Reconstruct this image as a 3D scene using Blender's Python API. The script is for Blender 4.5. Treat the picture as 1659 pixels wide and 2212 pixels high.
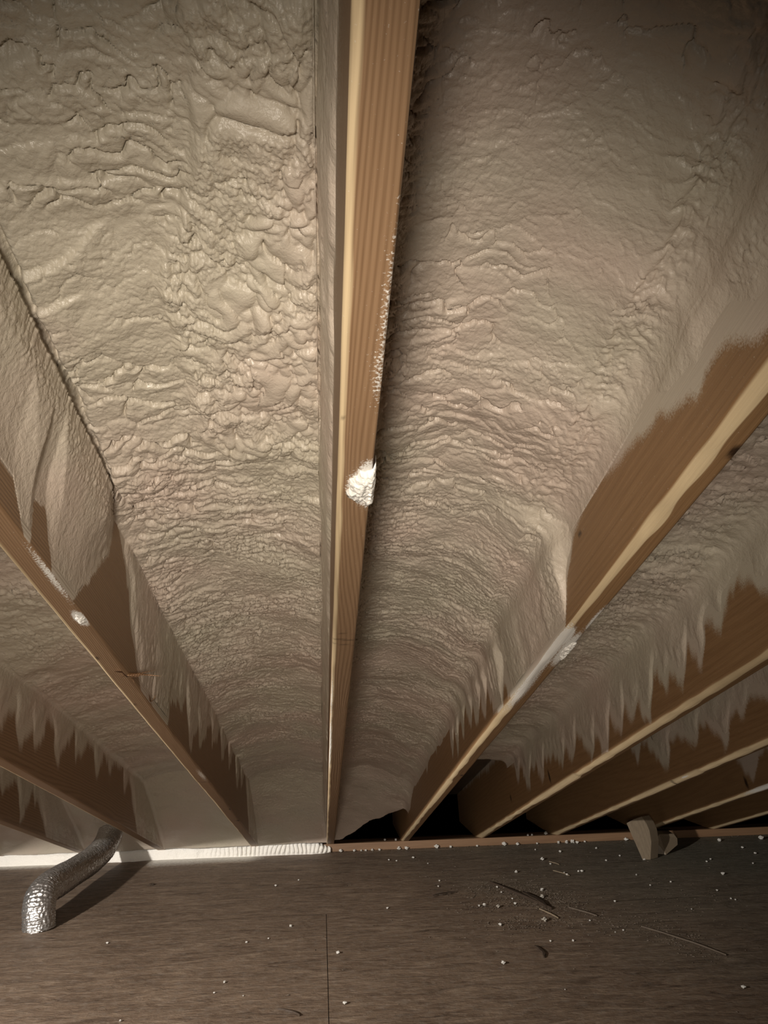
import bpy, math, random
import numpy as np
from mathutils import Vector, Matrix

for o in list(bpy.data.objects): bpy.data.objects.remove(o)
scene = bpy.context.scene
COL = scene.collection
random.seed(4)

# ------------------------------------------------------------------ camera, world, lights, exposure
PITCH = 0.31002413                 # roof slope
TP, CP, SP = math.tan(PITCH), math.cos(PITCH), math.sin(PITCH)
D = 4.0374                         # distance to the front edge of the wall plate
ZP = 0.038                         # top of the plate
H = 0.8692
cam = bpy.data.cameras.new('camera')
cam.sensor_fit = 'VERTICAL'; cam.sensor_height = 36.0; cam.sensor_width = 27.0
cam.lens = 1609.2/2212*36.0
cam.clip_start = 0.01; cam.clip_end = 50
co = bpy.data.objects.new('camera', cam); COL.objects.link(co)
fw = Vector((0.08543294, 0.97335673, 0.212786)).normalized()
ri = Vector((0.99634332, -0.08322785, -0.01931588)).normalized()
up = ri.cross(fw)
m = Matrix((ri, up, -fw)).transposed().to_4x4(); m.translation = (0, 0, H)
co.matrix_world = m
scene.camera = co

w = bpy.data.worlds.new('attic_dark'); scene.world = w; w.use_nodes = True
w.node_tree.nodes['Background'].inputs[0].default_value = (1.0, .85, .7, 1)
w.node_tree.nodes['Background'].inputs[1].default_value = 0.0

def spot(name, loc, target, power, color, size, blend, radius):
    l = bpy.data.lights.new(name, 'SPOT'); l.energy = power; l.color = color
    l.spot_size = math.radians(size); l.spot_blend = blend; l.shadow_soft_size = radius
    o = bpy.data.objects.new(name, l); COL.objects.link(o)
    o.location = loc
    o.rotation_euler = (Vector(target)-Vector(loc)).to_track_quat('-Z', 'Y').to_euler()
    return o
# work light standing to the left of the photographer
spot('work_light', (-1.90, 0.30, 1.17), (-0.35, 3.3, 0.10), 560, (1.0, .93, .85), 84, 1.0, .05)
# hand torch held just left of the camera
spot('hand_torch', (-0.125, -0.28, 0.78), (0.07, 2.0, 0.88), 86, (1.0, .885, .75), 80, 1.0, .085)

scene.view_settings.view_transform = 'Standard'
scene.view_settings.look = 'None'
scene.view_settings.gamma = 1.0
scene.view_settings.exposure = 0.0
scene.view_settings.use_curve_mapping = False

# ------------------------------------------------------------------ noise
def h2(ix, iy, seed):
    ix = ix.astype(np.int64); iy = iy.astype(np.int64)
    n = (ix*374761393 + iy*668265263 + seed*1442695041) & 0xffffffff
    n = ((n ^ (n >> 13))*1274126177) & 0xffffffff
    n = ((n ^ (n >> 16))*2246822519) & 0xffffffff
    n = n ^ (n >> 15)
    return (n & 0xffffff)/float(0xffffff)
def vn(x, y, seed=0):
    x, y = np.broadcast_arrays(np.asarray(x, float), np.asarray(y, float))
    ix, iy = np.floor(x), np.floor(y); fx, fy = x-ix, y-iy
    fx = fx*fx*fx*(fx*(fx*6-15)+10); fy = fy*fy*fy*(fy*(fy*6-15)+10)
    a, b = h2(ix, iy, seed), h2(ix+1, iy, seed); c, d = h2(ix, iy+1, seed), h2(ix+1, iy+1, seed)
    return (a+(b-a)*fx+(c-a)*fy+(a-b-c+d)*fx*fy)*2-1
def fbm(x, y, seed=0, oct=4):
    s = 0; a = 1; t = 0
    for k in range(oct):
        s = s+a*vn(x*2**k+k*13.7, y*2**k-k*7.3, seed+k); t += a; a *= .5
    return s/t
def worley(x, y, seed=0):
    ix, iy = np.floor(x), np.floor(y)
    f1 = np.full(x.shape, 9.); f2 = np.full(x.shape, 9.); dx1 = np.zeros(x.shape); dy1 = np.zeros(x.shape); r1 = np.zeros(x.shape)
    for a in (-1, 0, 1):
        for b in (-1, 0, 1):
            cx, cy = ix+a, iy+b
            dx = x-(cx+h2(cx, cy, seed)); dy = y-(cy+h2(cx, cy, seed+77))
            d = np.sqrt(dx*dx+dy*dy)
            n = d < f1
            f2 = np.where(n, f1, np.minimum(f2, d))
            dx1 = np.where(n, dx, dx1); dy1 = np.where(n, dy, dy1); r1 = np.where(n, h2(cx, cy, seed+5), r1)
            f1 = np.where(n, d, f1)
    return f1, f2, dx1, dy1, r1
def sst(a, b, x):
    t = np.clip((x-a)/(b-a), 0, 1); return t*t*(3-2*t)

# ------------------------------------------------------------------ mesh helpers
ROOF = Matrix.Translation((0, D, ZP)) @ Matrix.Rotation(-PITCH, 4, 'X')
def link(o, parent=None):
    COL.objects.link(o)
    if parent is not None:
        o.parent = parent
    return o
def mesh_np(name, V, F, mat, parent=None, attrs=None, smooth=True, matrix=None):
    me = bpy.data.meshes.new(name)
    V = np.asarray(V, np.float32); F = np.asarray(F, np.int32)
    k = F.shape[1]
    me.vertices.add(len(V)); me.vertices.foreach_set('co', V.ravel())
    me.loops.add(F.size); me.loops.foreach_set('vertex_index', F.ravel())
    me.polygons.add(len(F)); me.polygons.foreach_set('loop_start', np.arange(0, F.size, k, dtype=np.int32))
    me.polygons.foreach_set('loop_total', np.full(len(F), k, np.int32))
    me.update(calc_edges=True); me.validate()
    me.polygons.foreach_set('use_smooth', np.full(len(me.polygons), smooth))
    for an, av in (attrs or {}).items():
        a = me.attributes.new(an, 'FLOAT', 'POINT'); a.data.foreach_set('value', np.asarray(av, np.float32).ravel())
    me.materials.append(mat)
    o = bpy.data.objects.new(name, me); link(o, parent)
    if matrix is not None: o.matrix_world = matrix
    return o
def grid_faces(nr, nc, wrap=False):
    i = np.arange(nr-1)[:, None]; j = np.arange(nc if wrap else nc-1)[None, :]
    j2 = (j+1) % nc
    f = np.stack([i*nc+j, i*nc+j2, (i+1)*nc+j2, (i+1)*nc+j], -1)
    return f.reshape(-1, 4)
def poly(name, verts, faces, mat, parent=None, smooth=False, bevel=0):
    me = bpy.data.meshes.new(name); me.from_pydata([tuple(v) for v in verts], [], faces); me.update()
    for p in me.polygons: p.use_smooth = smooth
    me.materials.append(mat)
    o = bpy.data.objects.new(name, me); link(o, parent)
    if bevel:
        b = o.modifiers.new('bevel', 'BEVEL'); b.width = bevel; b.segments = 2
    return o
def prism(name, pts, ext, mat, parent=None, bevel=0):
    n = len(pts); ext = Vector(ext)
    V = [Vector(p) for p in pts]+[Vector(p)+ext for p in pts]
    F = [tuple(range(n)), tuple(range(2*n-1, n-1, -1))]+[(i, i+n, (i+1) % n+n, (i+1) % n) for i in range(n)]
    return poly(name, V, F, mat, parent, bevel=bevel)
def tag(o, label=None, cat=None, group=None, kind=None):
    if label: o['label'] = label
    if cat: o['category'] = cat
    if group: o['group'] = group
    if kind: o['kind'] = kind
    return o

# ------------------------------------------------------------------ materials
class NT:
    def __init__(s, name):
        s.m = bpy.data.materials.new(name); s.m.use_nodes = True; s.t = s.m.node_tree
        s.b = s.t.nodes['Principled BSDF']
    def n(s, t, **k):
        x = s.t.nodes.new('ShaderNode'+t)
        for a, v in k.items():
            if a.startswith('i_'):
                key = a[2:]; key = int(key) if key.isdigit() else key.replace('_', ' ')
                if hasattr(v, 'is_output') : s.t.links.new(v, x.inputs[key])
                else: x.inputs[key].default_value = v
            else: setattr(x, a, v)
        return x
    def l(s, a, b): s.t.links.new(a, b)
    def mapping(s, scale, src='Object'):
        c = s.n('TexCoord'); mp = s.n('Mapping'); s.l(c.outputs[src], mp.inputs[0]); mp.inputs['Scale'].default_value = scale
        return mp.outputs[0]
    def noise(s, vec, scale, detail=4, rough=.55, dist=0):
        x = s.n('TexNoise'); s.l(vec, x.inputs['Vector'])
        x.inputs['Scale'].default_value = scale; x.inputs['Detail'].default_value = detail
        x.inputs['Roughness'].default_value = rough; x.inputs['Distortion'].default_value = dist
        return x.outputs['Fac']
    def math(s, op, a, b=None, c=None, clamp=False):
        x = s.n('Math', operation=op); x.use_clamp = clamp
        for i, v in enumerate((a, b, c)):
            if v is None: continue
            if hasattr(v, 'is_output'): s.l(v, x.inputs[i])
            else: x.inputs[i].default_value = v
        return x.outputs[0]
    def ramp(s, fac, stops):
        x = s.n('ValToRGB'); s.l(fac, x.inputs[0]); e = x.color_ramp.elements
        while len(e) < len(stops): e.new(.5)
        for k, (p, c) in enumerate(stops): e[k].position = p; e[k].color = (*c, 1) if len(c) == 3 else c
        return x.outputs[0]
    def mix(s, fac, a, b):
        x = s.n('Mix', data_type='RGBA')
        if hasattr(fac, 'is_output'): s.l(fac, x.inputs[0])
        else: x.inputs[0].default_value = fac
        for v, k in ((a, 6), (b, 7)):
            if hasattr(v, 'is_output'): s.l(v, x.inputs[k])
            else: x.inputs[k].default_value = (*v, 1)
        return x.outputs[2]
    def attr(s, name):
        x = s.n('Attribute', attribute_name=name); return x.outputs['Fac']
    def bump(s, h, dist, strength=1.0, prev=None):
        x = s.n('Bump'); s.l(h, x.inputs['Height']); x.inputs['Distance'].default_value = dist; x.inputs['Strength'].default_value = strength
        if prev is not None: s.l(prev, x.inputs['Normal'])
        return x.outputs[0]

FOAM_A, FOAM_B, FOAM_C = (.59, .520, .430), (.57, .520, .420), (.61, .510, .428)
def foam_color(t):
    v = t.mapping((1, 1, 1))
    f = t.noise(v, 3.2, 2)
    return t.ramp(f, [(.38, FOAM_B), (.5, FOAM_A), (.62, FOAM_C)])
def foam_mat(name='spray_foam', rough=.36):
    t = NT(name); v = t.mapping((1, 1, 1))
    t.l(foam_color(t), t.b.inputs['Base Color'])
    n1 = t.noise(v, 260, 3); n2 = t.noise(v, 85, 3, .6, .4)
    b = t.bump(n1, .0012, .5); b = t.bump(n2, .004, .55, b)
    t.l(b, t.b.inputs['Normal'])
    r = t.noise(v, 20, 2); t.l(t.ramp(r, [(.3, (rough-.08,)*3), (.7, (rough+.16,)*3)]), t.b.inputs['Roughness'])
    t.b.inputs['Subsurface Weight'].default_value = 0.0
    return t.m
M_FOAM = foam_mat()
M_FOAM_MATTE = foam_mat('matte_spray_foam', .55)
def white_mat():
    t = NT('fresh_white_foam'); v = t.mapping((1, 1, 1))
    t.b.inputs['Base Color'].default_value = (.86, .84, .79, 1)
    t.b.inputs['Roughness'].default_value = .5
    t.l(t.bump(t.noise(v, 160, 3), .004, .7), t.b.inputs['Normal'])
    return t.m
M_WHITE = white_mat()

def wood_mat(name, light, dark, lit_wane=(.80, .64, .40), px=-.11, pe=-.17, ringf=190, spray=True, rw=.55, along='y'):
    t = NT(name)
    c = t.n('TexCoord'); sep = t.n('SeparateXYZ'); t.l(c.outputs['Object'], sep.inputs[0])
    X, S, E_ = sep.outputs
    if along == 'x': X, S = S, X
    if along == 'z': S, E_ = E_, S
    def sc(a, b):
        v = [a, a, a]; v[{'y': 1, 'x': 0, 'z': 2}[along]] = b; return tuple(v)
    low = t.n('Mapping'); t.l(c.outputs['Object'], low.inputs[0]); low.inputs['Scale'].default_value = sc(6, .55)
    wob = t.noise(low.outputs[0], 1.0, 2)
    wob2 = t.math('MULTIPLY_ADD', wob, .06, -.03)
    dx = t.math('ADD', t.math('SUBTRACT', X, px), wob2)
    de = t.math('ADD', t.math('SUBTRACT', E_, pe), wob2)
    r = t.math('SQRT', t.math('ADD', t.math('MULTIPLY', dx, dx), t.math('MULTIPLY', de, de)))
    fine = t.n('Mapping'); t.l(c.outputs['Object'], fine.inputs[0]); fine.inputs['Scale'].default_value = sc(90, 3.0)
    fn = t.noise(fine.outputs[0], 1.0, 4, .6)
    ph = t.math('ADD', t.math('MULTIPLY', r, ringf), t.math('MULTIPLY', fn, .5))
    saw = t.math('POWER', t.math('MULTIPLY_ADD', t.math('SINE', t.math('MULTIPLY', ph, 6.2832)), .5, .5), 1.6)
    fib = t.n('Mapping'); t.l(c.outputs['Object'], fib.inputs[0]); fib.inputs['Scale'].default_value = sc(420, 9.0)
    ff = t.noise(fib.outputs[0], 1.0, 3, .6)
    fac = t.math('ADD', t.math('MULTIPLY', saw, rw), t.math('MULTIPLY', ff, 1-rw))
    fac = t.math('ADD', fac, t.math('MULTIPLY_ADD', wob, .4, -.2))
    base = t.ramp(fac, [(.15, light), (.85, dark)])
    # knots
    if spray:
        wn = t.attr('lit_wane')
        wv = t.mix(t.math('MULTIPLY', fac, .35), lit_wane, dark)
        base = t.mix(wn, base, wv)
        kn = t.attr('knot')
        base = t.mix(kn, base, (.03, .015, .008))
        sp = t.attr('spray')
        v = t.mapping((1, 1, 1))
        sn = t.noise(v, 420, 2, .6)
        k = t.math('SUBTRACT', t.math('MULTIPLY_ADD', sp, 1.9, -.45), t.math('MULTIPLY_ADD', sn, 1.6, -.8))
        k = t.math('MULTIPLY_ADD', k, 1.2, 0.0, clamp=True)
        base = t.mix(k, base, foam_color(t))
        wsp = t.attr('white')
        kw = t.math('SUBTRACT', t.math('MULTIPLY_ADD', wsp, 2.0, -.35), t.math('MULTIPLY_ADD', t.noise(v, 330, 2, .6), 1.8, -.9))
        kw = t.math('MULTIPLY_ADD', kw, 2.5, 0.0, clamp=True)
        base = t.mix(kw, base, (.86, .84, .79))
    t.l(base, t.b.inputs['Base Color'])
    t.b.inputs['Roughness'].default_value = .52
    b = t.bump(fac, .0009, .6)
    t.l(b, t.b.inputs['Normal'])
    return t.m
M_WOOD = wood_mat('rafter_wood', (.33, .208, .118), (.20, .116, .060), rw=.38, ringf=330)
M_WOOD2 = wood_mat('rafter_wood_orange', (.37, .222, .108), (.235, .130, .058), px=-.05, pe=-.35, ringf=110, rw=.16)
M_PLATE = wood_mat('plate_wood', (.26, .155, .085), (.16, .09, .05), spray=False, ringf=90, rw=.2, along='x')
M_OFFCUT = wood_mat('offcut_wood', (.27, .215, .15), (.17, .13, .09), spray=False, ringf=150, rw=.15, along='z')
M_SPLINT = wood_mat('splinter_wood', (.24, .13, .06), (.10, .05, .025), spray=False, ringf=300)

def sheath_mat():
    t = NT('roof_sheathing'); v = t.mapping((1, .3, 1))
    t.l(t.ramp(t.noise(v, 14, 4), [(.3, (.06, .04, .025)), (.7, (.12, .08, .045))]), t.b.inputs['Base Color'])
    t.b.inputs['Roughness'].default_value = .8
    return t.m
M_SHEATH = sheath_mat()

def floor_mat():
    t = NT('plywood_floor')
    v = t.mapping((5.5, 20, 1)); a = t.noise(v, 1.0, 7, .68, 1.2)
    v2 = t.mapping((22, 75, 1)); b = t.noise(v2, 1.0, 5, .7, 1.0)
    v3 = t.mapping((1, 1, 1)); c = t.noise(v3, 1.3, 2)
    f = t.math('ADD', t.math('MULTIPLY', a, .6), t.math('MULTIPLY', b, .4))
    col = t.ramp(f, [(.34, (.058, .037, .024)), (.44, (.135, .092, .062)), (.55, (.20, .142, .098)), (.68, (.33, .255, .185))])
    col2 = t.ramp(f, [(.3, (.065, .055, .038)), (.5, (.125, .115, .085)), (.72, (.19, .175, .14))])
    sx = t.n('SeparateXYZ'); tc = t.n('TexCoord'); t.l(tc.outputs['Object'], sx.inputs[0])
    k = t.math('ADD', t.math('MULTIPLY_ADD', sx.outputs[0], .55, -.35), t.math('MULTIPLY_ADD', sx.outputs[1], .45, -1.35))
    k = t.math('ADD', k, t.math('MULTIPLY_ADD', c, 1.4, -.7), clamp=True)
    col = t.mix(k, col, col2)
    # grey dust
    dust = t.ramp(t.noise(v3, 38, 5, .7), [(.48, (0, 0, 0)), (.72, (.5, .5, .5))])
    col = t.mix(dust, col, (.27, .23, .19))
    # small dark flecks
    fl = t.n('TexVoronoi'); t.l(t.mapping((9, 26, 1)), fl.inputs['Vector']); fl.inputs['Scale'].default_value = 1.6
    fk = t.ramp(fl.outputs['Distance'], [(.03, (.8, .8, .8)), (.09, (0, 0, 0))])
    col = t.mix(fk, col, (.045, .03, .02))
    sp = t.attr('spray'); sn = t.noise(v3, 60, 4)
    kk = t.math('SUBTRACT', t.math('MULTIPLY', sp, 1.6), sn, clamp=True)
    col = t.mix(kk, col, (.72, .70, .65))
    t.l(col, t.b.inputs['Base Color'])
    t.b.inputs['Roughness'].default_value = .62
    bb = t.bump(f, .012, .8); bb = t.bump(t.noise(v3, 90, 4, .7), .003, .6, bb)
    t.l(bb, t.b.inputs['Normal'])
    return t.m
M_FLOOR = floor_mat()
def foil_mat():
    t = NT('duct_foil'); v = t.mapping((1, 1, 1))
    t.b.inputs['Base Color'].default_value = (.60, .59, .58, 1)
    t.b.inputs['Metallic'].default_value = .9; t.b.inputs['Roughness'].default_value = .33
    t.l(t.bump(t.noise(v, 150, 3, .6), .003, .55), t.b.inputs['Normal'])
    return t.m
M_FOIL = foil_mat()
def flat(name, c, rough=.7, bumps=200):
    t = NT(name); v = t.mapping((1, 1, 1))
    d = tuple(x*.7 for x in c)
    t.l(t.ramp(t.noise(v, bumps, 3), [(.3, d), (.7, c)]), t.b.inputs['Base Color']); t.b.inputs['Roughness'].default_value = rough
    return t.m
M_DARK = flat('dark_bark', (.05, .032, .02))
M_DIRT = flat('sawdust', (.11, .083, .06))
M_GREY = flat('grey_crumb_foam', (.40, .37, .32))
M_BASE = flat('dark_floor_base', (.03, .022, .015))

# ------------------------------------------------------------------ large structure: floor, ceiling
def build_floor():
    V = []; F = []; A = []
    def sheet(x0, x1, y0, y1, st):
        nx = max(2, int((x1-x0)/st)+1); ny = max(2, int((y1-y0)/st)+1)
        xs = np.linspace(x0, x1, nx); ys = np.linspace(y0, y1, ny)
        X, Y = np.meshgrid(xs, ys)
        Z = fbm(X*2.2, Y*2.2, 5, 2)*.0012
        base = len(V)
        for a in np.stack([X, Y, Z], -1).reshape(-1, 3): V.append(a)
        n = 0.12*(vn(X*6, Y*0, 3)+1)*.5+.12
        sp = sst(0, 1, 1-(D-.03-Y)/n)
        m = sst(-.86, -.78, X)*(1-sst(-.42, -.2, X)) + (1-sst(-1.22, -1.1, X)) + .25*(1-sst(-.5, .1, X))
        A.extend((sp*np.clip(m, 0, 1)*.95).ravel())
        for f in grid_faces(ny, nx): F.append(f+base)
    g = .0011
    sheet(-3.4, 3.6, 3.038+g, D+.30, .02)
    xs = [-3.4, -2.42, .021, 2.46, 3.6]
    for a, b in zip(xs[:-1], xs[1:]): sheet(a+g, b-g, 1.818+g, 3.038-g, .04)
    for a, b in zip([-3.4, -1.2, 1.24], [-1.2, 1.24, 3.6]): sheet(a+g, b-g, -1.6, 1.818-g, .2)
    o = mesh_np('floor', np.array(V), np.array(F), M_FLOOR, attrs={'spray': np.array(A)})
    tag(o, kind='structure')
    sub = poly('floor_backing_1', [(-3.4, -1.6, -.02), (3.6, -1.6, -.02), (3.6, D+.2, -.02), (-3.4, D+.2, -.02), (-3.4, -1.6, -.004), (3.6, -1.6, -.004), (3.6, D+.2, -.004), (-3.4, D+.2, -.004)],
               [(0, 3, 2, 1), (4, 5, 6, 7), (0, 1, 5, 4), (1, 2, 6, 5), (2, 3, 7, 6), (3, 0, 4, 7)], M_BASE)
    tag(sub, kind='structure')  # added dark base under the sheets, gives their gaps a shaded tone
build_floor()

def S(Y): return (Y-D)/CP
Y0, Y1 = -1.1, D+.42
E_SH = .288
ce = poly('ceiling', [(x, S(y), e) for e in (E_SH, E_SH+.015) for x, y in ((-2.6, Y0), (2.95, Y0), (2.95, Y1), (-2.6, Y1))],
          [(0, 1, 2, 3), (7, 6, 5, 4), (0, 4, 5, 1), (1, 5, 6, 2), (2, 6, 7, 3), (3, 7, 4, 0)], M_SHEATH)
ce.matrix_world = ROOF; tag(ce, kind='structure')

# ------------------------------------------------------------------ rafters
# left-hand lower edge x at Y=.9 and Y=4, lean, width of the worn left edge
RAF = {
 -4: (-1.60, -1.565, 0, .002), -3: (-1.205, -1.176, 0, .002), -2: (-.853, -.800, 0, .0025), -1: (-.393, -.345, 0, .003),
 0: (.0190, .0305, .035, .0042), 1: (.4105, .409, 0, .013), 2: (.853, .800, 0, .020), 3: (1.290, 1.197, 0, .022),
 4: (1.680, 1.664, 0, .018), 5: (2.13, 2.05, 0, .012)}
RW = .038
def rx(i, Y):
    a, b, _, _ = RAF[i]; return a+(b-a)*(np.asarray(Y)-.9)/3.1
def interp(k, x):
    k = np.array(k); return np.interp(x, k[:, 0], k[:, 1])
# lower boundary of the sprayed film on a rafter face (sheared along the spray direction) with icicle-like teeth
def film(knots, teeth, ns=None):
    def f(Y, e):
        yp = Y+.5*e+.012*vn(Y*14, e*20, 7)
        b = interp(knots, yp)+.006*vn(yp*40, 0*yp, 9)+.010*vn(yp*13, 0*yp, 10)
        for c, tip, sl in teeth:
            dy = yp-c; b = np.minimum(b, tip+sl*(np.sqrt(np.where(dy < 0, -dy*1.7, dy*.38)**2+.012**2)-.008)+.006*vn(yp*60, e*6, 11))
        na = 1. if ns is None else .12+.88*sst(ns-.05, ns+.1, yp)
        b = b+na*(.011*vn(yp*70, e*9, 12)+.010*vn(yp*34, e*5, 13))
        return e-b            # >0 : sprayed
    return f
def teeth(seed, y0, y1, step, tipf, jit, slope):
    r = random.Random(seed); out = []; y = y0
    while y < y1:
        out.append((y, max(-.02, tipf(y)+r.uniform(-jit, jit)), slope*r.uniform(.7, 1.5))); y += step*r.uniform(.5, 1.5)
    return out
NOFILM = film([(-2, .14), (5, .14)], teeth(1, -1, 4, .12, lambda y: .09, .03, 2.0))
def l1_right(Y, e):
    yp = Y+.5*e
    n = .006*vn(Y*60, e*60, 3)+.005*vn(Y*25, e*25, 4)
    flap = np.minimum((1.10+.115*np.clip(e/.14, 0, 1)+n-Y)*1.0, e-interp([(-2, .06), (.88, .045), (.93, -.02), (.945, .055), (.985, .065), (1.02, -.02), (1.3, -.02)], yp))
    rest = film([(1.2, .3), (1.30, .225), (1.34, .20), (1.42, .125), (1.50, .0), (1.76, -.02), (1.80, .06), (2.1, .13), (2.5, .21), (3.4, .21), (3.55, .0), (5, 0)],
                [(1.93, .07, 1.6), (2.05, .02, 1.8), (2.20, .05, 1.5), (2.45, .10, 1.6), (2.66, .11, 1.6), (2.85, .12, 2), (3.08, .09, 2), (3.25, .12, 2)])(Y, e)
    rest = np.where(Y > 1.16, rest, -1)
    return np.maximum(flap, rest)
def flapmask(Y, e):
    n = .006*vn(Y*60, e*60, 3)+.005*vn(Y*25, e*25, 4)
    return sst(0, .006, 1.10+.115*np.clip(e/.14, 0, 1)+n-Y)
R1F = film([(-2, .03), (.5, .03), (.62, .045), (.73, .07), (.83, .094), (.91, .115), (.98, .126), (1.06, .135), (1.15, .133), (1.2, .108), (1.225, .06), (1.235, -.02), (1.6, -.02), (1.68, .05), (1.9, .10), (2.3, .12), (2.42, .12), (2.44, .19), (4.2, .20)],
           [(1.72, -.02, 2.2), (1.80, .02, 3), (1.9, .03, 3), (1.99, .02, 3.2), (2.1, .05, 3.2), (2.2, .045, 4), (2.31, .03, 4), (2.40, .03, 5), (2.75, .12, 3), (3.0, .10, 3), (3.3, .13, 3), (3.6, .12, 3)], ns=1.6)
R2F = film([(-2, .1), (1.2, .10), (1.35, .115), (1.47, .17), (1.52, .13), (1.9, .12), (2.2, .10), (2.6, .10), (3.0, .13), (3.3, .19), (3.5, .27), (5, .3)],
           [(1.36, .10, 2.5), (1.55, .085, 3), (1.63, .05, 3.5), (1.72, .035, 3.5), (1.80, .055, 3.5), (1.91, .012, 3), (2.0, .03, 3), (2.10, .025, 3.2), (2.2, .0, 2.5), (2.33, .01, 2.6), (2.5, .04, 3), (2.62, .04, 3), (2.85, .05, 2.8), (3.03, .045, 3), (3.2, .09, 4)])
R3F = film([(-2, .12), (2.6, .12), (2.75, .17), (3.2, .21), (3.5, .3), (5, .3)],
           [(1.6, .06, 2.5), (1.8, .07, 2.5), (2.02, .06, 2.5), (2.2, .085, 2.8), (2.31, .035, 2.4), (2.5, .07, 3), (2.72, .045, 2.4), (2.95, .12, 2.5)])
R4F = film([(-2, .13), (2.9, .13), (3.1, .24), (5, .3)], [(2.2, .05, 2), (2.5, .06, 2), (2.75, .085, 2), (2.9, .035, 2.2)])
L2R = film([(-2, .08), (1.8, .08), (2.0, .12), (2.3, .14), (2.6, .19), (3.3, .2), (3.45, .0), (5, 0)],
           [(1.5, .0, 2), (1.7, .02, 2), (1.85, .03, 2), (1.98, .04, 2.5), (2.14, .05, 2.5), (2.25, .06, 3), (2.43, .062, 2.6), (2.62, .10, 3), (2.83, .10, 3), (3.0, .13, 3), (3.23, .12, 2.6)])
L3R = film([(-2, .1), (3.0, .12), (3.3, .2), (3.45, 0), (5, 0)], teeth(8, 1, 3.4, .14, lambda y: .06, .04, 2.0))
CLF = film([(-2, .118), (.5, .112), (1.2, .09), (2.0, .07), (3.3, .06), (5, .0)], [], ns=9)
FILM_L = {0: CLF, 1: R1F, 2: R2F, 3: R3F, 4: R4F, 5: R4F}
FILM_R = {-1: l1_right, -2: L2R, -3: L3R, -4: L3R}
def filmL(i): return FILM_L.get(i, NOFILM)
def filmR(i): return FILM_R.get(i, NOFILM)

# white spatter on the lower faces: rafter -> (Y, x offset, radius Y, radius x, strength)
WHITE = {
 0: [(.55, .040, .10, .010, .30), (.62, .036, .06, .010, .25), (.80, .036, .045, .018, 1.0), (.80, .02, .025, .01, .6), (2.0, .002, .35, .004, .5), (1.6, .002, .2, .003, .35)],
 1: [(1.37, .004, .15, .012, 1.1), (1.27, .010, .05, .012, .9), (1.33, .030, .09, .014, .75), (1.55, .01, .2, .014, .45), (1.19, .036, .06, .006, .6)],
 -1: [(1.16, .030, .03, .010, .9), (1.02, .034, .10, .008, .38), (2.3, .03, .1, .01, .35)],
 4: [(2.75, .01, .25, .02, .8)], 3: [(2.6, .01, .03, .004, .6)]}
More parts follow.
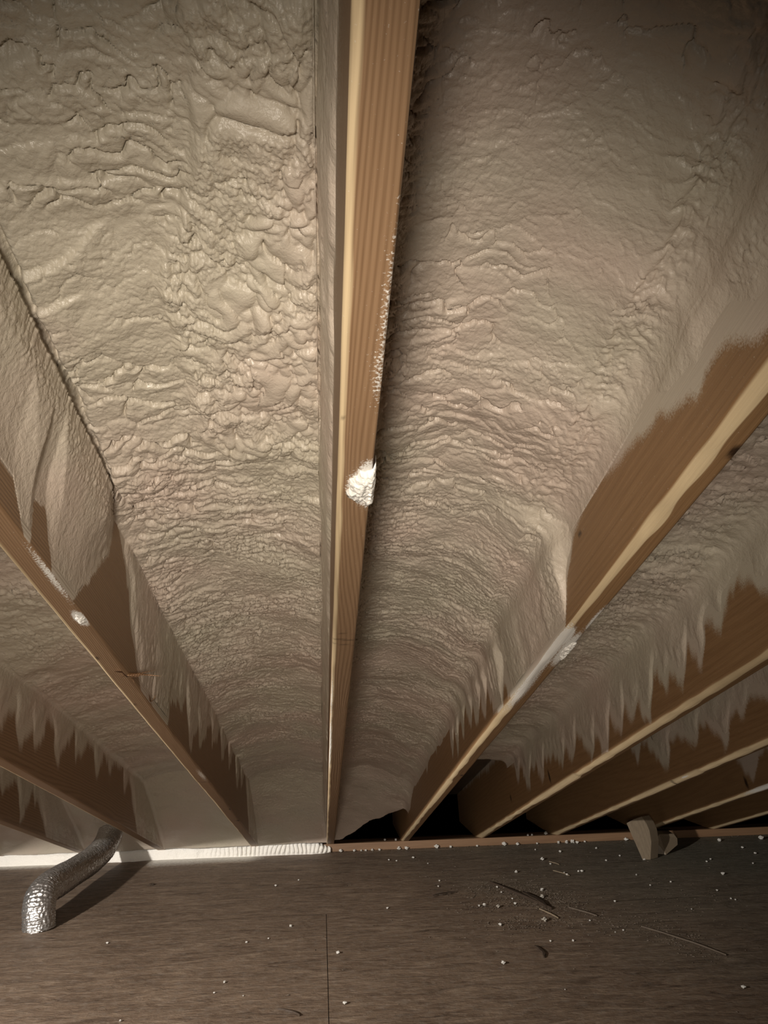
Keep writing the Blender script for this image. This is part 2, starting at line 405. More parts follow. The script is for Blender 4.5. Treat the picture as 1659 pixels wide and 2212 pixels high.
# dark knots and nicks: (Y, side, e or x offset, radius along, radius across)
KNOT = {
 0: [(1.263, 'b', .02, .004, .03), (1.285, 'b', .02, .0025, .03), (1.235, 'b', .015, .002, .02), (2.2, 'b', .03, .008, .004), (.685, 'b', .004, .004, .003)],
 1: [(1.10, 'L', .108, .009, .005), (.735, 'b', .033, .014, .008), (2.42, 'b', .030, .014, .006)],
 -1: [(1.6, 'b', .008, .012, .003), (2.35, 'b', .03, .01, .003), (2.9, 'b', .037, .02, .006), (3.17, 'b', .036, .018, .012), (1.33, 'b', .008, .01, .003), (2.40, 'b', .02, .003, .03)],
 2: [(2.75, 'L', .05, .01, .03), (3.3, 'L', .07, .01, .02)],
 3: [(2.69, 'b', .01, .006, .03)], 4: [(2.95, 'L', .04, .012, .03)]}
EXTRA_PTS = 0
def build_rafter(i, label, mat):
    fine = i in (-2, -1, 0, 1, 2)
    st = .005 if fine else .009
    Ys = np.concatenate([np.arange(Y0, .3, .05), np.arange(.3, D+.05, st), np.arange(D+.05, Y1, .04)])
    nY = len(Ys); nF = 40 if fine else 24
    a, b, lean, ch = RAF[i]
    chv = ch*(1+.55*fbm(Ys*2.2, Ys*0+i, 31, 3)+.25*vn(Ys*17, Ys*0, 33))
    if i == 1: chv = chv*interp([(0, 1), (.5, 1.35), (1.0, 1.0), (1.16, .8), (1.25, 1.0), (4, .8)], Ys)
    chv = np.clip(chv, .0015, .026)
    ce_ = np.minimum(chv*(.55 if ch > .008 else .9), .0135)
    eF = np.linspace(1, 0, nF)**1.15
    pts = []; side = []
    for q in eF:               # left face, top to bottom
        e = ce_+(E_SH-ce_)*q; pts.append((0*e, e)); side.append(0)
    for q in (.2, .45, .7, 1.0):          # worn edge, slightly rounded
        ang = q*math.pi/2
        k = .35 if ch > .008 else 1.0
        xx = (1-k)*q+k*(1-math.cos(ang)); ee = (1-k)*(1-q)+k*(1-math.sin(ang))
        pts.append((chv*xx, ce_*ee)); side.append(1)
    r = .0028
    for q in (.1, .3, .5, .7, .9, 1.0): pts.append((chv+(RW-r-chv)*q, 0*chv)); side.append(2)
    pts.append((0*chv+RW-r*.3, 0*chv+r*.3)); side.append(2)
    for q in eF[::-1]:
        e = r+(E_SH-r)*q; pts.append((RW+0*e, e)); side.append(3)
    nc = len(pts)
    PX = np.stack([p[0]+0*Ys for p in pts], 1); PE = np.stack([p[1]+0*Ys for p in pts], 1); YY = np.repeat(Ys[:, None], nc, 1)
    side = np.array(side)[None, :]+0*YY
    X = rx(i, YY)+PX-lean*PE
    # slight unevenness of sawn lumber
    X += .0006*fbm(YY*8, PE*9, 40+i, 2)
    E = PE.copy()
    # seat on the plate
    emin = (TP*(YY-D)+.0006)/CP
    E = np.maximum(E, emin)
    V = np.stack([X, S(YY), E], -1).reshape(-1, 3)
    fl = filmL(i)(YY, PE); fr = filmR(i)(YY, PE)
    if i == -1: wid = np.where(YY < 1.17, .003, .016)
    else: wid = {1: .022, 0: .016}.get(i, .040)
    sp = np.where(side <= 0, sst(-wid, wid, fl), np.where(side == 3, sst(-wid, wid, fr), 0.))
    if i == 0: sp = np.maximum(sp, np.where(side == 0, .27*sst(.0, .10, PE), 0))
    if i == 1: sp = np.where(side == 1, np.maximum(sp, .75*sst(.0, .02, fl)*(sst(1.22, 1.3, YY)*(1-sst(1.5, 1.7, YY)))), sp)
    lit_wane = np.where(side == 1, 1., 0.)  # worn-edge wood, its colour also paled for light catching the left edge
    if ch < .008: lit_wane = lit_wane*.9
    wh = np.zeros_like(YY)
    for (yc, xc, ry, rx_, st_) in WHITE.get(i, []):
        g = st_*np.clip(1.25-np.sqrt(((YY-yc)/ry)**2+((PX-xc)/rx_)**2), 0, 1)
        wh = np.maximum(wh, np.where((side == 1) | (side == 2), g, 0))
    kn = np.zeros_like(YY)
    for (yc, sd, c, ra, rc) in KNOT.get(i, []):
        ok = (side == 0) if sd == 'L' else ((side == 2) | (side == 1))
        q = PE if sd == 'L' else PX
        g = 1-((YY-yc-(q-c)*.25)/ra)**2-((q-c)/rc)**2
        kn = np.maximum(kn, np.where(ok, np.clip(g*1.3, 0, 1), 0)*(.95 if (i, sd) != (0, 'b') else .5))
    F = grid_faces(nY, nc, wrap=True)[:, ::-1]
    n0 = nY*nc
    o = mesh_np('rafter', V, F, mat, attrs={'spray': sp, 'lit_wane': lit_wane, 'white': wh, 'knot': kn}, matrix=ROOF)
    # sharp corners between faces come from close loops
    tag(o, label, 'rafter', 'wooden roof rafters')
    return o
LAB = {
 -4: 'wooden rafter at the far left edge, mostly out of frame beyond the duct', -3: 'short visible end of a wooden rafter directly above the silver duct at far left',
 -2: 'second wooden rafter left of the middle one, ending right of the silver duct', -1: 'first wooden rafter left of the middle one, with splinters and a torn flap of foam',
 0: 'middle wooden rafter running from top to bottom of the picture with a white foam blob', 1: 'first rafter right of the middle one, broad bare orange side and two white smears',
 2: 'second rafter right of the middle one, icicle-shaped overspray down its side', 3: 'third rafter right of the middle one, ending left of the upright wood offcut',
 4: 'fourth rafter right of the middle one, ending right behind the upright wood offcut', 5: 'lowest thin dark rafter at the far right edge'}
RO = {}
for i in RAF: RO[i] = build_rafter(i, LAB[i], M_WOOD if i in (0, -1, -2, -3, -4) else M_WOOD2)

# ------------------------------------------------------------------ spray foam bays
def lobes(u, s, su, ss, seed, warp=.5):
    a = .35*((seed*7) % 3-1); ca, sa = math.cos(a), math.sin(a)
    pu = (u*ca+s*sa)/.035; pv = (s*ca-u*sa)/.035
    wx = fbm(pu*.9, pv*.9, seed+50, 3)*warp*1.5; wy = fbm(pu*.9+9, pv*.9+4, seed+60, 3)*warp*1.5
    f1, f2, dx, dy, r = worley(u/su+wx, s/ss+wy, seed)
    edge = f2-f1
    dome = np.sqrt(np.clip(edge/.5, 0, 1))*(.55+.45*r)
    shing = dome*(1-.75*np.clip(dy+.5, 0, 1))       # high on the side nearest the camera, ramping away
    crease = np.exp(-(edge/.10)**2)*sst(-.05, .35, -dy)*(r > .35)
    return dome, shing, crease
def build_foam(i, j, label, ystep0, ystep1, nC, bs=1., efL=.215, efR=.235, emid=.246, rL=.02, rR=.02, closed=True, cut=None, bulbs=0., relief=1., seed=0, drop=3.42):
    Ys = [Y0]
    while Ys[-1] < (3.99 if closed else 3.97):
        y = Ys[-1]; Ys.append(y+(.03 if y < .1 else ystep0+(ystep1-ystep0)*min(1, max(0, (y-.6)/2.6))))
    Ys = np.array(Ys); nY = len(Ys)
    xl = rx(i, Ys)+RW; xr = rx(j, Ys); lean = RAF[j][2]; leanl = RAF[i][2]
    k = np.clip((3.985-Ys)/(3.985-drop), 0, 1)                      # foam closes down on to the plate at the eave
    k = np.where(Ys > drop, k**.9, 1)
    wob = .010*vn(Ys*3.1, Ys*0+seed, 12)
    eL = (efL+wob*.6)*k+.002; eR = (efR+wob)*k+.002; eM = (emid+wob)*k+.002
    RL = np.minimum(rL, eL*.45); RR = np.minimum(rR, eR*.45)
    nF = max(24, nC//5); nAL = max(10, int(rL*1.57/.0016)) if nC > 200 else 12; nAR = max(10, int(rR*1.57/.0016)) if nC > 200 else 14
    cols = []   # x, e, nx, ne, tag, u
    def add(x, e, nx, ne, tg): cols.append((x, e, nx+0*x, ne+0*x, tg))
    e0 = np.minimum(.016, (eL-RL)*.5); e1 = np.minimum(.016, (eR-RR)*.5)
    for q in np.linspace(0, 1, nF, endpoint=False): add(xl, e0+(eL-RL-e0)*q, 1., 0., 0)
    for q in np.linspace(0, math.pi/2, nAL, endpoint=False):
        add(xl+RL*(1-math.cos(q)), eL-RL+RL*math.sin(q), math.cos(q), -math.sin(q), 1)
    for q in np.linspace(0, 1, nC):
        x = xl+RL+(xr-xl-RL-RR)*q
        base = eL+(eR-eL)*q; arch = 4*q*(1-q)
        add(x, base+(eM-(eL+eR)/2)*arch, 0., -1., 2)
    for q in np.linspace(math.pi/2, 0, nAR+1)[1:]:
        add(xr-RR*(1-math.cos(q)), eR-RR+RR*math.sin(q), -math.cos(q), -math.sin(q), 3)
    for q in np.linspace(1, 0, nF+1)[1:]: add(xr, e1+(eR-RR-e1)*q, -1., 0., 4)
    nc = len(cols)
    X = np.stack([c[0]+0*Ys for c in cols], 1); E = np.stack([c[1]+0*Ys for c in cols], 1)
    NX = np.stack([c[2]+0*Ys for c in cols], 1); NE = np.stack([c[3]+0*Ys for c in cols], 1)
    tg = np.array([c[4] for c in cols])[None, :]+np.zeros((nY, 1), int)
    YY = np.repeat(Ys[:, None], nc, 1); SS = YY/CP
    du = np.sqrt(np.diff(X, axis=1)**2+np.diff(E, axis=1)**2); U = np.concatenate([np.zeros((nY, 1)), np.cumsum(du, 1)], 1)+seed*1.7
    ff = (X-xl[:, None])/(xr-xl)[:, None]
    isC = sst(-.01, .03, np.minimum(X-xl[:, None], xr[:, None]-X)); isC = np.where((tg == 0) | (tg == 4), 0, isC)
    # ---- relief
    amp = .25+.75*sst(-.45, .40, vn(U*4, SS*5, seed+21)+.45*vn(U*11, SS*13, seed+23))
    amp2 = .25+.75*sst(-.3, .4, vn(U*9, SS*11, seed+24)+.4*vn(U*23, SS*29, seed+25))
    d = fbm(U*6+SS*2, SS*6-U*1.5, seed+1, 3)*.015
    dm, sh, cr = lobes(U, SS, .052, .031, seed+2)
    d1 = sh*.012-cr*.011
    dm2, sh2, cr2 = lobes(U, SS, .024, .0155, seed+3)
    d2 = sh2*.0065-cr2*.0065
    dm3, sh3, cr3 = lobes(U, SS, .012, .0085, seed+4)
    d3 = dm3*.0022-cr3*.002
    ph = SS/.085+2.2*fbm(U*2.7+SS*.9, SS*2.3-U*.8, seed+6, 4)+.05*vn(U*24, SS*24, seed+8); sw = ph-np.floor(ph)
    lg = sst(.0, .35, vn(U*5+SS*2, SS*6, seed+9))
    saw = (1-sw)*sst(0, .16, sw)
    d4 = saw*.008*lg
    mid = sst(.9, 1.5, YY)                 # tighter shingles further down the slope
    dshing = d1*(1.0-.55*mid)*amp+d2*(.5+.6*mid)*amp2+d3*(.4+.6*amp2)+d4*(1-.5*mid)
    calm = 1-.35*sst(1.5, 2.3, YY)-.35*sst(2.6, 3.4, YY)
    dshing = dshing*calm
    dshing = dshing*(.48+.22*sst(.5, .9, YY)+.33*mid)
    if bulbs:
        def ball(su, sd, wr, rad=.66):
            su = su*bs
            wx = fbm(U/su*.55, SS/su*.55, sd+50, 2)*wr; wy = fbm(U/su*.55+9, SS/su*.55+4, sd+60, 2)*wr
            f1, f2, dx, dy, r = worley(U/su+wx, SS/su+wy, sd)
            return np.sqrt(np.clip(1-(f1/(rad*(.55+.6*r)))**2, 0, 1))*(.55+.6*r)
        db = np.maximum.reduce([ball(.050, seed+11, 1.3)*.019*bs, ball(.034, seed+16, 1.0)*.0165*bs, ball(.020, seed+12, .9)*.0125*bs, (.0045+ball(.012, seed+13, .6)*.006)*bs])
        db = db+.0018*ball(.0065, seed+18, .4)*sst(0, .3, vn(U*20, SS*20, seed+19))
        wt = bulbs(X, YY, ff)+.35*vn(U*9, SS*9, seed+15)+.15*vn(U*25, SS*25, seed+17); wt = sst(.25, .6, wt)
        dshing = dshing*(1-wt)+db*wt
        gloss = wt
    dc = (d+dshing*relief*1.3)*isC
    # ---- side films
    FL = filmR(i)(YY, E) ; FR = filmL(j)(YY, E)
    rough = .0012*fbm(U*60, SS*60, seed+31, 2)+.0022*fbm(U*14, SS*14, seed+32, 2)
    tL = np.clip((FL-.030)*.12, -.0035, .0045)+np.where(FL > .05, rough, 0)
    tR = np.clip((FR-.030)*.12, -.0035, .0045)+np.where(FR > .05, rough, 0)
    if i == -1:
        fm = flapmask(YY, E)
        thick = .013+.010*sst(.0, .2, E)
        bumpy = .0035*dm3+.002*dm2
        tf = np.where(FL > 0, fm*np.clip(FL*9., 0, 1)*(thick*sst(.0, .16, E)*sst(-.01, .06, FL)+.0012+bumpy*sst(.08, .18, E)*.8), 0)
        tL = np.where(YY < 1.22, np.where((fm > .02) & (FL > 0), tf, -.004), tL)
    if j == 0: tR = tR+sst(.0, .02, FR)*.006*(1+.4*vn(SS*7, 0*SS, 5))
    if j == 1: tR = tR+sst(.0, .05, FR)*(.020*sst(.04, .16, FR))*(1-sst(1.9, 2.4, YY)) + sst(.03, .08, FR)*(dm2*.0030+dm3*.0035)*(1-sst(1.1, 1.4, YY))
    fold_L = sst(.0, .03, (eL-RL)[:, None]-E); fold_R = sst(.0, .03, (eR-RR)[:, None]-E)
    t = np.where(tg == 0, tL, np.where(tg == 4, tR, 0))
    nearL = 1-sst(0, .035, (eL-RL)[:, None]-E)
    nearR = 1-sst(0, .035, (eR-RR)[:, None]-E)
    # carry the film thickness round the fold
    iL = nF-1; iR = nc-nF
    kk = np.hanning(2*int(.05/ystep1)+3); kk /= kk.sum(); hw = len(kk)//2
    smo = lambda a: np.convolve(np.concatenate([np.full(hw, a[0]), a, np.full(hw, a[-1])]), kk, 'valid')[:, None]
    tLs, tRs = smo(tL[:, iL]), smo(tR[:, iR])
    if i == -1: tLs = tL[:, iL:iL+1]
    wL = np.clip(1-(X-xl[:, None]-RL[:, None])/.06, 0, 1); wR = np.clip(1-(xr[:, None]-X-RR[:, None])/.06, 0, 1)
    t = np.where(tg == 0, t*(1-nearL)+tLs*nearL, t); t = np.where(tg == 4, t*(1-nearR)+tRs*nearR, t)
    t = np.where((tg == 1), np.maximum(tLs+0*t, 0*t), t); t = np.where(tg == 3, np.maximum(tRs+0*t, 0*t), t)
    t = np.where(tg == 2, np.maximum(0, tLs)*wL+np.maximum(0, tRs)*wR, t)
    if i == -1:
        t = np.where((tg == 2) & (YY < 1.21), 0, t)
    if i == -1:      # crack between the torn sheet and the ceiling foam
        g = (X-xl[:, None]-.026)
        t = t-np.where((tg == 2), .016*np.exp(-(g/.004)**2)*(1-sst(1.15, 1.24, YY))*(.6+.4*vn(SS*30, 0*SS, 3)), 0)
    dd = t+dc
    dd = np.where(YY > drop, dd*(.35+.65*np.clip((3.99-YY)/.3, 0, 1)), dd)
    X = X+NX*dd; E = E+NE*dd
    leanv = lean*ff+leanl*(1-ff)
    X = X-leanv*E
    E = np.maximum(E, (TP*(YY-D)+.004)/CP)
    E = np.minimum(E, E_SH-.003)
    V = np.stack([X, S(YY), E], -1)
    keep = np.ones((nY, nc), bool)
    attrs = {}
    F = grid_faces(nY, nc)
    if cut is not None:
        lim = cut(ff)+.012*fbm(ff*9, YY*0+seed, 71, 3)
        cr_ = YY > lim                      # beyond the ragged end : lift up to the sheathing to give the foam its thickness
        over = np.clip((YY-lim)/.010, 0, 1)
        V[..., 2] = np.where(cr_, V[..., 2]+(E_SH-.003-V[..., 2])*sst(0, 1, over), V[..., 2])
        far = (YY > lim+.03).ravel()
        F = F[~far[F].any(1)]
    o = mesh_np('spray_foam', V.reshape(-1, 3), F, M_FOAM, matrix=ROOF)
    tag(o, label, 'insulation', 'spray foam between the rafters')
    return o
def bulbs_left(X, Y, f):
    return sst(.42, .72, f-.12*np.sin(Y*5))*(1-sst(.95, 1.22, Y))*1.0+.0
def bulbs_right(X, Y, f):
    return .85*sst(.72, .9, f)*(1-sst(1.05, 1.3, Y))
build_foam(-1, 0, 'tan spray foam in the bay left of the middle rafter, bulbous lumps beside the wood', .0017, .0031, 350, efL=.205, efR=.235, rL=.008, rR=.014, bulbs=bulbs_left, seed=1, bs=.72)
build_foam(0, 1, 'spray foam in the bay right of the middle rafter, ending above a black hole', .0017, .0031, 350, efL=.235, efR=.195, rL=.012, rR=.06, cut=lambda f: 3.985-.31*f**1.25, closed=False, bulbs=bulbs_right, seed=2, bs=.45, relief=.72)
build_foam(1, 2, 'spray foam in the bay between the first and second rafters right of the middle one', .005, .006, 150, rR=.04, cut=lambda f: 3.36-.06*f, closed=False, seed=3, drop=5, relief=.8)
build_foam(2, 3, 'spray foam in the bay between the second and third rafters right of the middle one', .008, .009, 90, rR=.04, cut=lambda f: 3.0-.25*f, closed=False, seed=4, drop=5, relief=.8)
build_foam(3, 4, 'dark spray foam between the third and fourth rafters right of the middle one', .010, .011, 70, rR=.03, cut=lambda f: 2.9-.15*f, closed=False, seed=5, drop=5, relief=.8)
build_foam(4, 5, 'dark spray foam in the farthest right bay, barely visible', .014, .014, 50, cut=lambda f: 2.9+0*f, closed=False, seed=6, drop=5)
build_foam(-2, -1, 'spray foam in the second bay left of the middle rafter, with small black holes', .005, .006, 150, seed=7, relief=.7)
build_foam(-3, -2, 'spray foam in the bay directly behind the top of the silver duct', .008, .008, 90, seed=8, relief=.6)
build_foam(-4, -3, 'spray foam in the bay at the lower left edge, left of the silver duct', .010, .010, 70, seed=9, relief=.6)

# ------------------------------------------------------------------ foam blobs and splinters on the rafters
def blob(i, Yc, xc, ry, rxx, h, seed, mat=None, wrap=0.0):
    n = 40
    a = np.linspace(0, 2*math.pi, 72, endpoint=False)[None, :]; r = np.linspace(0, 1, n)[:, None]
    rag = 1+.16*vn(np.cos(a)*3+seed, np.sin(a)*3, seed)+.13*vn(np.cos(a)*12+seed, np.sin(a)*12, seed+1)
    px = xc+rxx*r*rag*np.cos(a); py = Yc+ry*r*rag*np.sin(a)
    z = h*np.sqrt(np.clip(1-r**2, 0, 1))*(1+.35*vn(px*120, py*60, seed+2))+.0015*vn(px*300, py*300, seed+3)
    over = np.clip(px-RW, 0, 1)
    X = rx(i, py)+np.minimum(px, RW+.004+0*px)
    E = -z+over*1.6+.0012
    V = np.stack([X+0*E, S(py)+0*E, E], -1).reshape(-1, 3)
    F = grid_faces(n, 72, wrap=True)[:, ::-1]
    o = mesh_np('foam_blob', V, F, mat or M_WHITE)
    o.parent = RO[i]; o.matrix_parent_inverse = Matrix.Identity(4)
    o['label'] = 'white foam blob'
    return o
blob(0, .805, .036, .034, .026, .011, 3)
blob(1, 1.335, .033, .045, .008, .005, 5)
blob(-1, 1.165, .030, .017, .007, .004, 11)

def splinter(i, pts, r, seed):
    # tapering bent sliver
    P = [Vector(p) for p in pts]; V = []; F = []; k = 6
    for a, p in enumerate(P):
        d = (P[min(a+1, len(P)-1)]-P[max(a-1, 0)]).normalized()
        s = d.orthogonal().normalized(); t = d.cross(s)
        rr = r*(1-a/(len(P)-1))+.0002
        for b in range(k):
            g = b/k*2*math.pi; V.append(p+s*math.cos(g)*rr+t*math.sin(g)*rr*.45)
    for a in range(len(P)-1):
        for b in range(k): F.append((a*k+b, a*k+(b+1) % k, (a+1)*k+(b+1) % k, (a+1)*k+b))
    F.append(tuple(range(k))[::-1])
    o = poly('splinter', V, F, M_SPLINT, smooth=True)
    o.parent = RO[i]; o.matrix_parent_inverse = Matrix.Identity(4)
    return o
x1 = float(rx(-1, 1.43))+RW
sy = S(1.43)
for k_, (dx, dy, de, r, L) in enumerate([(.060, .004, -.004, .0055, 1), (.052, -.008, .006, .004, 1), (-.010, -.060, -.012, .0045, 1), (-.006, -.030, -.012, .0018, 1), (.030, .010, .010, .0022, 1), (.012, -.012, -.014, .0016, 1)]):
    b0 = Vector((x1-.003, sy+.004*k_-.008, .003))
    splinter(-1, [b0, b0+Vector((dx*.45, dy*.45, de*.2)), b0+Vector((dx, dy, de))], r, k_)
sy2 = S(1.60); x2 = float(rx(-1, 1.60))+RW
for dx, dy, de in ((.016, -.02, .012), (.006, -.045, .004)):
    b0 = Vector((x2-.002, sy2, .004)); splinter(-1, [b0, b0+Vector((dx*.5, dy*.4, de*.3)), b0+Vector((dx, dy, de))], .003, 3)

# ------------------------------------------------------------------ wall plate and foam bead on it
pl = prism('wall_plate', [(-2.6, D, .0004), (2.95, D, .0004), (2.95, D, ZP), (-2.6, D, ZP)], (0, .089, 0), M_PLATE, bevel=.002)
tag(pl, 'long brown timber plate lying on the floor along the eave under the rafter ends', 'wall plate')
def bead():
    xs = np.arange(-2.55, .052, .0022); n = 34
    a = np.linspace(0, 1, n)
    X, A = np.meshgrid(xs, a, indexing='ij')
    ang = A*math.pi*.56
    ridg0 = sst(-.62, -.40, X)*fbm(X*14, 0*X, 44, 2)
    hh = .064+.010*vn(X*5, 0*X, 2)+.004*vn(X*23, 0*X, 3)
    hh = hh*(1+.18*ridg0)*(1-.55*sst(-.02, .045, X)); 
    dp = .034+.010*vn(X*4, 0*X, 4)+.003*vn(X*19, 0*X, 5); dp = dp*(1-.6*sst(-.0, .05, X))
    ridg = sst(-.62, -.40, X)
    wv = np.abs(np.sin((X+.010*vn(X*9, A*2, 6)+.012*A*vn(X*15, 0*X, 8))*math.pi/.021))
    amp = (.012+.006*vn(X*20, 0*X, 45))*ridg*sst(.0, .1, A)*(1-sst(.75, 1, A)*.3)
    r = 1+(wv-.5)*0
    cs = np.clip(np.cos(ang), 0, 1); Y = D-dp*cs**.7-amp*(wv-.3)*cs+np.where(A > .88, (A-.88)*.30, 0)
    Z = hh*np.sin(ang)**.8+amp*.5*(wv-.3)*np.sin(ang)
    Y += .003*fbm(X*30, A*4, 9, 3); Z += .002*fbm(X*30, A*4, 19, 3)*A
    Z[:, 0] = .0006; Z = np.maximum(Z, .0006)
    V = np.stack([X, Y, Z], -1).reshape(-1, 3)
    F = grid_faces(len(xs), n)[:, ::-1]
    o = mesh_np('foam_bead', V, F, M_WHITE)
    tag(o, 'white ridged foam bead sprayed over the left half of the eave plate', 'foam')
bead()

# ------------------------------------------------------------------ flexible duct
def duct():
    C = [(-1.008, 3.030, -.01), (-1.012, 3.032, .03), (-1.020, 3.040, .068), (-1.026, 3.075, .098), (-1.024, 3.15, .108), (-1.014, 3.30, .104), (-1.004, 3.45, .100), (-.993, 3.60, .103), (-.985, 3.72, .118), (-.986, 3.82, .145), (-.990, 3.90, .185), (-.995, 3.955, .225)]
    C = np.array(C); t = np.concatenate([[0], np.cumsum(np.linalg.norm(np.diff(C, axis=0), axis=1))])
    L = t[-1]; N = 620
    tt = np.linspace(0, L, N)
    P = np.stack([np.interp(tt, t, C[:, k]) for k in range(3)], 1)
    ker = np.hanning(61); ker /= ker.sum()
    pad = np.concatenate([np.repeat(P[:1], 30, 0), P, np.repeat(P[-1:], 30, 0)])
    P = np.stack([np.convolve(pad[:, k], ker, 'valid') for k in range(3)], 1)
    T = np.gradient(P, axis=0); T /= np.linalg.norm(T, axis=1)[:, None]
    sx = np.array([1., 0, 0]); A = sx-T*(T@sx)[:, None]; A /= np.linalg.norm(A, axis=1)[:, None]; B = np.cross(T, A)
    M = 120; g = np.linspace(0, 2*math.pi, M, endpoint=False)
    TT, G = np.meshgrid(tt, g, indexing='ij')
    # crumpled foil pulled over a wire helix
    ribn = (TT+.0092*G/(2*math.pi)+.0015*vn(TT*60, G*2, 5))/.0092
    rib = np.abs(np.sin(ribn*math.pi))**.7
    cru = 1-2*np.abs(vn(TT*95, G*7, 8)); cru2 = 1-2*np.abs(vn(TT*190, G*15+3, 9))
    stretch = .55+.45*(1-sst(.10, .25, TT))
    R = .0515+.0034*rib+.0021*cru*stretch+.0012*cru2+.002*vn(TT*12, G*1.0, 3)
    V = P[:, None, :]+(A[:, None, :]*np.cos(G)[..., None]+B[:, None, :]*np.sin(G)[..., None])*R[..., None]
    V[..., 2] = np.maximum(V[..., 2], np.where(TT > .05, .002, -1))
    o = mesh_np('flexible_duct', V.reshape(-1, 3), grid_faces(N, M, wrap=True), M_FOIL)
    tag(o, 'crinkled silver foil duct rising from the floor and bending into the eave', 'duct')
duct()

# ------------------------------------------------------------------ wood offcuts by the plate
b = Vector((1.531, 3.62, .001))
off = [(0, 0), (-.038, .002), (-.093, .160), (-.055, .176), (-.015, .186), (.004, .155), (.014, .125), (.016, .075)]
o1 = prism('wood_offcut', [(b.x+x, b.y+z*.12, b.z+z) for x, z in off], (.052, .034, .0), M_OFFCUT, bevel=.0015)
tag(o1, 'upright grey-brown wood offcut leaning beside the eave plate at right', 'wood offcut')
o2 = prism('wood_offcut', [(1.612, 3.72, .001), (1.645, 3.70, .001), (1.735, 3.76, .030), (1.745, 3.78, .055), (1.725, 3.77, .078), (1.640, 3.745, .084), (1.612, 3.735, .06)], (.01, .085, .0), M_OFFCUT, bevel=.002)
tag(o2, 'smaller dark chunk of wood lying right behind the upright offcut', 'wood offcut')

# ------------------------------------------------------------------ crumbs and shavings on the floor
CR = [(0.328, 4.063, 0.0385, 7.8), (0.395, 4.025, 0.0, 11.6), (0.434, 4.025, 0.0, 11.6), (0.383, 4.053, 0.0385, 7.7), (0.588, 4.025, 0.0, 14.2), (0.66, 4.025, 0.0, 7.8), (0.796, 4.025, 0.0, 6.5), (0.937, 4.025, 0.0, 14.4), (1.006, 4.022, 0.0, 10.5), (1.067, 4.041, 0.0385, 7.9), (1.091, 4.048, 0.0385, 6.6), (1.109, 4.025, 0.0, 6.6), (1.167, 4.057, 0.0385, 12.0), (1.222, 4.025, 0.0, 9.3), (1.261, 4.015, 0.0, 12.0), (1.295, 4.025, 0.0, 12.1), (1.313, 4.005, 0.0, 9.4), (1.361, 4.025, 0.0, 6.7), (1.582, 4.028, 0.0, 12.3), (1.063, 3.898, 0.0, 5.1), (1.169, 3.835, 0.0, 7.6), (1.366, 3.875, 0.0, 6.5), (1.039, 3.697, 0.0, 11.0), (1.053, 3.616, 0.0, 4.8), (1.148, 3.463, 0.0, 7.0), (1.134, 3.466, 0.0, 5.8), (0.861, 3.495, 0.0, 8.1), (1.064, 3.45, 0.0, 5.8), (1.067, 3.422, 0.0, 5.7), (1.357, 3.371, 0.0, 4.6), (1.451, 3.245, 0.0, 4.5), (1.347, 3.209, 0.0, 4.5), (1.72, 3.323, 0.0, 8.4), (1.762, 3.54, 0.0, 5.0), (1.8, 3.577, 0.0, 5.1), (2.033, 3.926, 0.0, 11.2), (2.258, 3.929, 0.0, 14.3), (1.945, 3.474, 0.0, 5.1), (2.065, 3.768, 0.0, 6.8), (2.059, 3.647, 0.0, 6.6), (1.502, 3.623, 0.0, 7.5), (0.325, 3.814, 0.0, 4.9), (0.359, 3.79, 0.0, 4.9), (0.445, 3.84, 0.0, 6.2), (0.499, 3.718, 0.0, 3.6), (0.488, 3.332, 0.0, 4.3), (0.506, 3.415, 0.0, 4.4), (0.252, 3.068, 0.0, 5.0), (0.622, 3.052, 0.0, 7.0), (0.6, 3.044, 0.0, 5.0), (0.725, 3.281, 0.0, 5.4), (0.725, 3.207, 0.0, 4.2), (0.752, 3.252, 0.0, 6.4), (0.747, 3.117, 0.0, 4.1), (0.741, 3.049, 0.0, 6.1), (0.668, 3.019, 0.0, 9.0), (0.627, 2.817, 0.0, 6.6), (0.793, 2.838, 0.0, 11.5), (0.892, 3.207, 0.0, 8.6), (0.866, 3.114, 0.0, 10.4), (0.826, 2.63, 0.0, 4.5), (0.752, 2.636, 0.0, 4.5), (0.554, 2.47, 0.0, 7.5), (1.122, 3.02, 0.0, 5.2), (1.166, 2.205, 0.0, 6.6), (1.027, 2.705, 0.0, 3.8), (0.993, 2.691, 0.0, 2.8), (0.678, 2.262, 0.0, 2.3), (0.951, 2.819, 0.0, 3.9), (1.362, 2.89, 0.0, 3.1), (1.569, 2.989, 0.0, 4.3), (1.573, 3.099, 0.0, 4.5), (1.578, 2.973, 0.0, 4.3), (1.324, 3.636, 0.0, 4.9), (1.42, 3.71, 0.0, 5.1), (-0.095, 3.524, 0.0, 4.5), (-0.19, 3.448, 0.0, 5.5), (-0.716, 2.83, 0.0, 4.7), (-0.279, 2.441, 0.0, 4.9), (0.065, 2.251, 0.0, 6.0), (-0.247, 2.769, 0.0, 4.5), (-0.176, 2.797, 0.0, 3.6), (-0.299, 2.371, 0.0, 3.2), (-0.215, 2.341, 0.0, 2.3), (0.055, 2.626, 0.0, 6.9), (-0.106, 2.913, 0.0, 5.7), (-0.519, 2.224, 0.0, 3.8), (0.101, 4.025, 0.0, 11.5), (0.169, 4.025, 0.0, 9.0), (0.204, 4.025, 0.0, 6.4), (0.227, 4.025, 0.0, 6.4), (0.26, 4.025, 0.0, 7.7), (0.297, 4.025, 0.0, 7.7), (-0.889, 4.025, 0.0, 9.2), (-0.184, 4.025, 0.0, 6.4), (-0.109, 4.022, 0.0, 7.7), (-0.028, 4.008, 0.0, 6.4)]
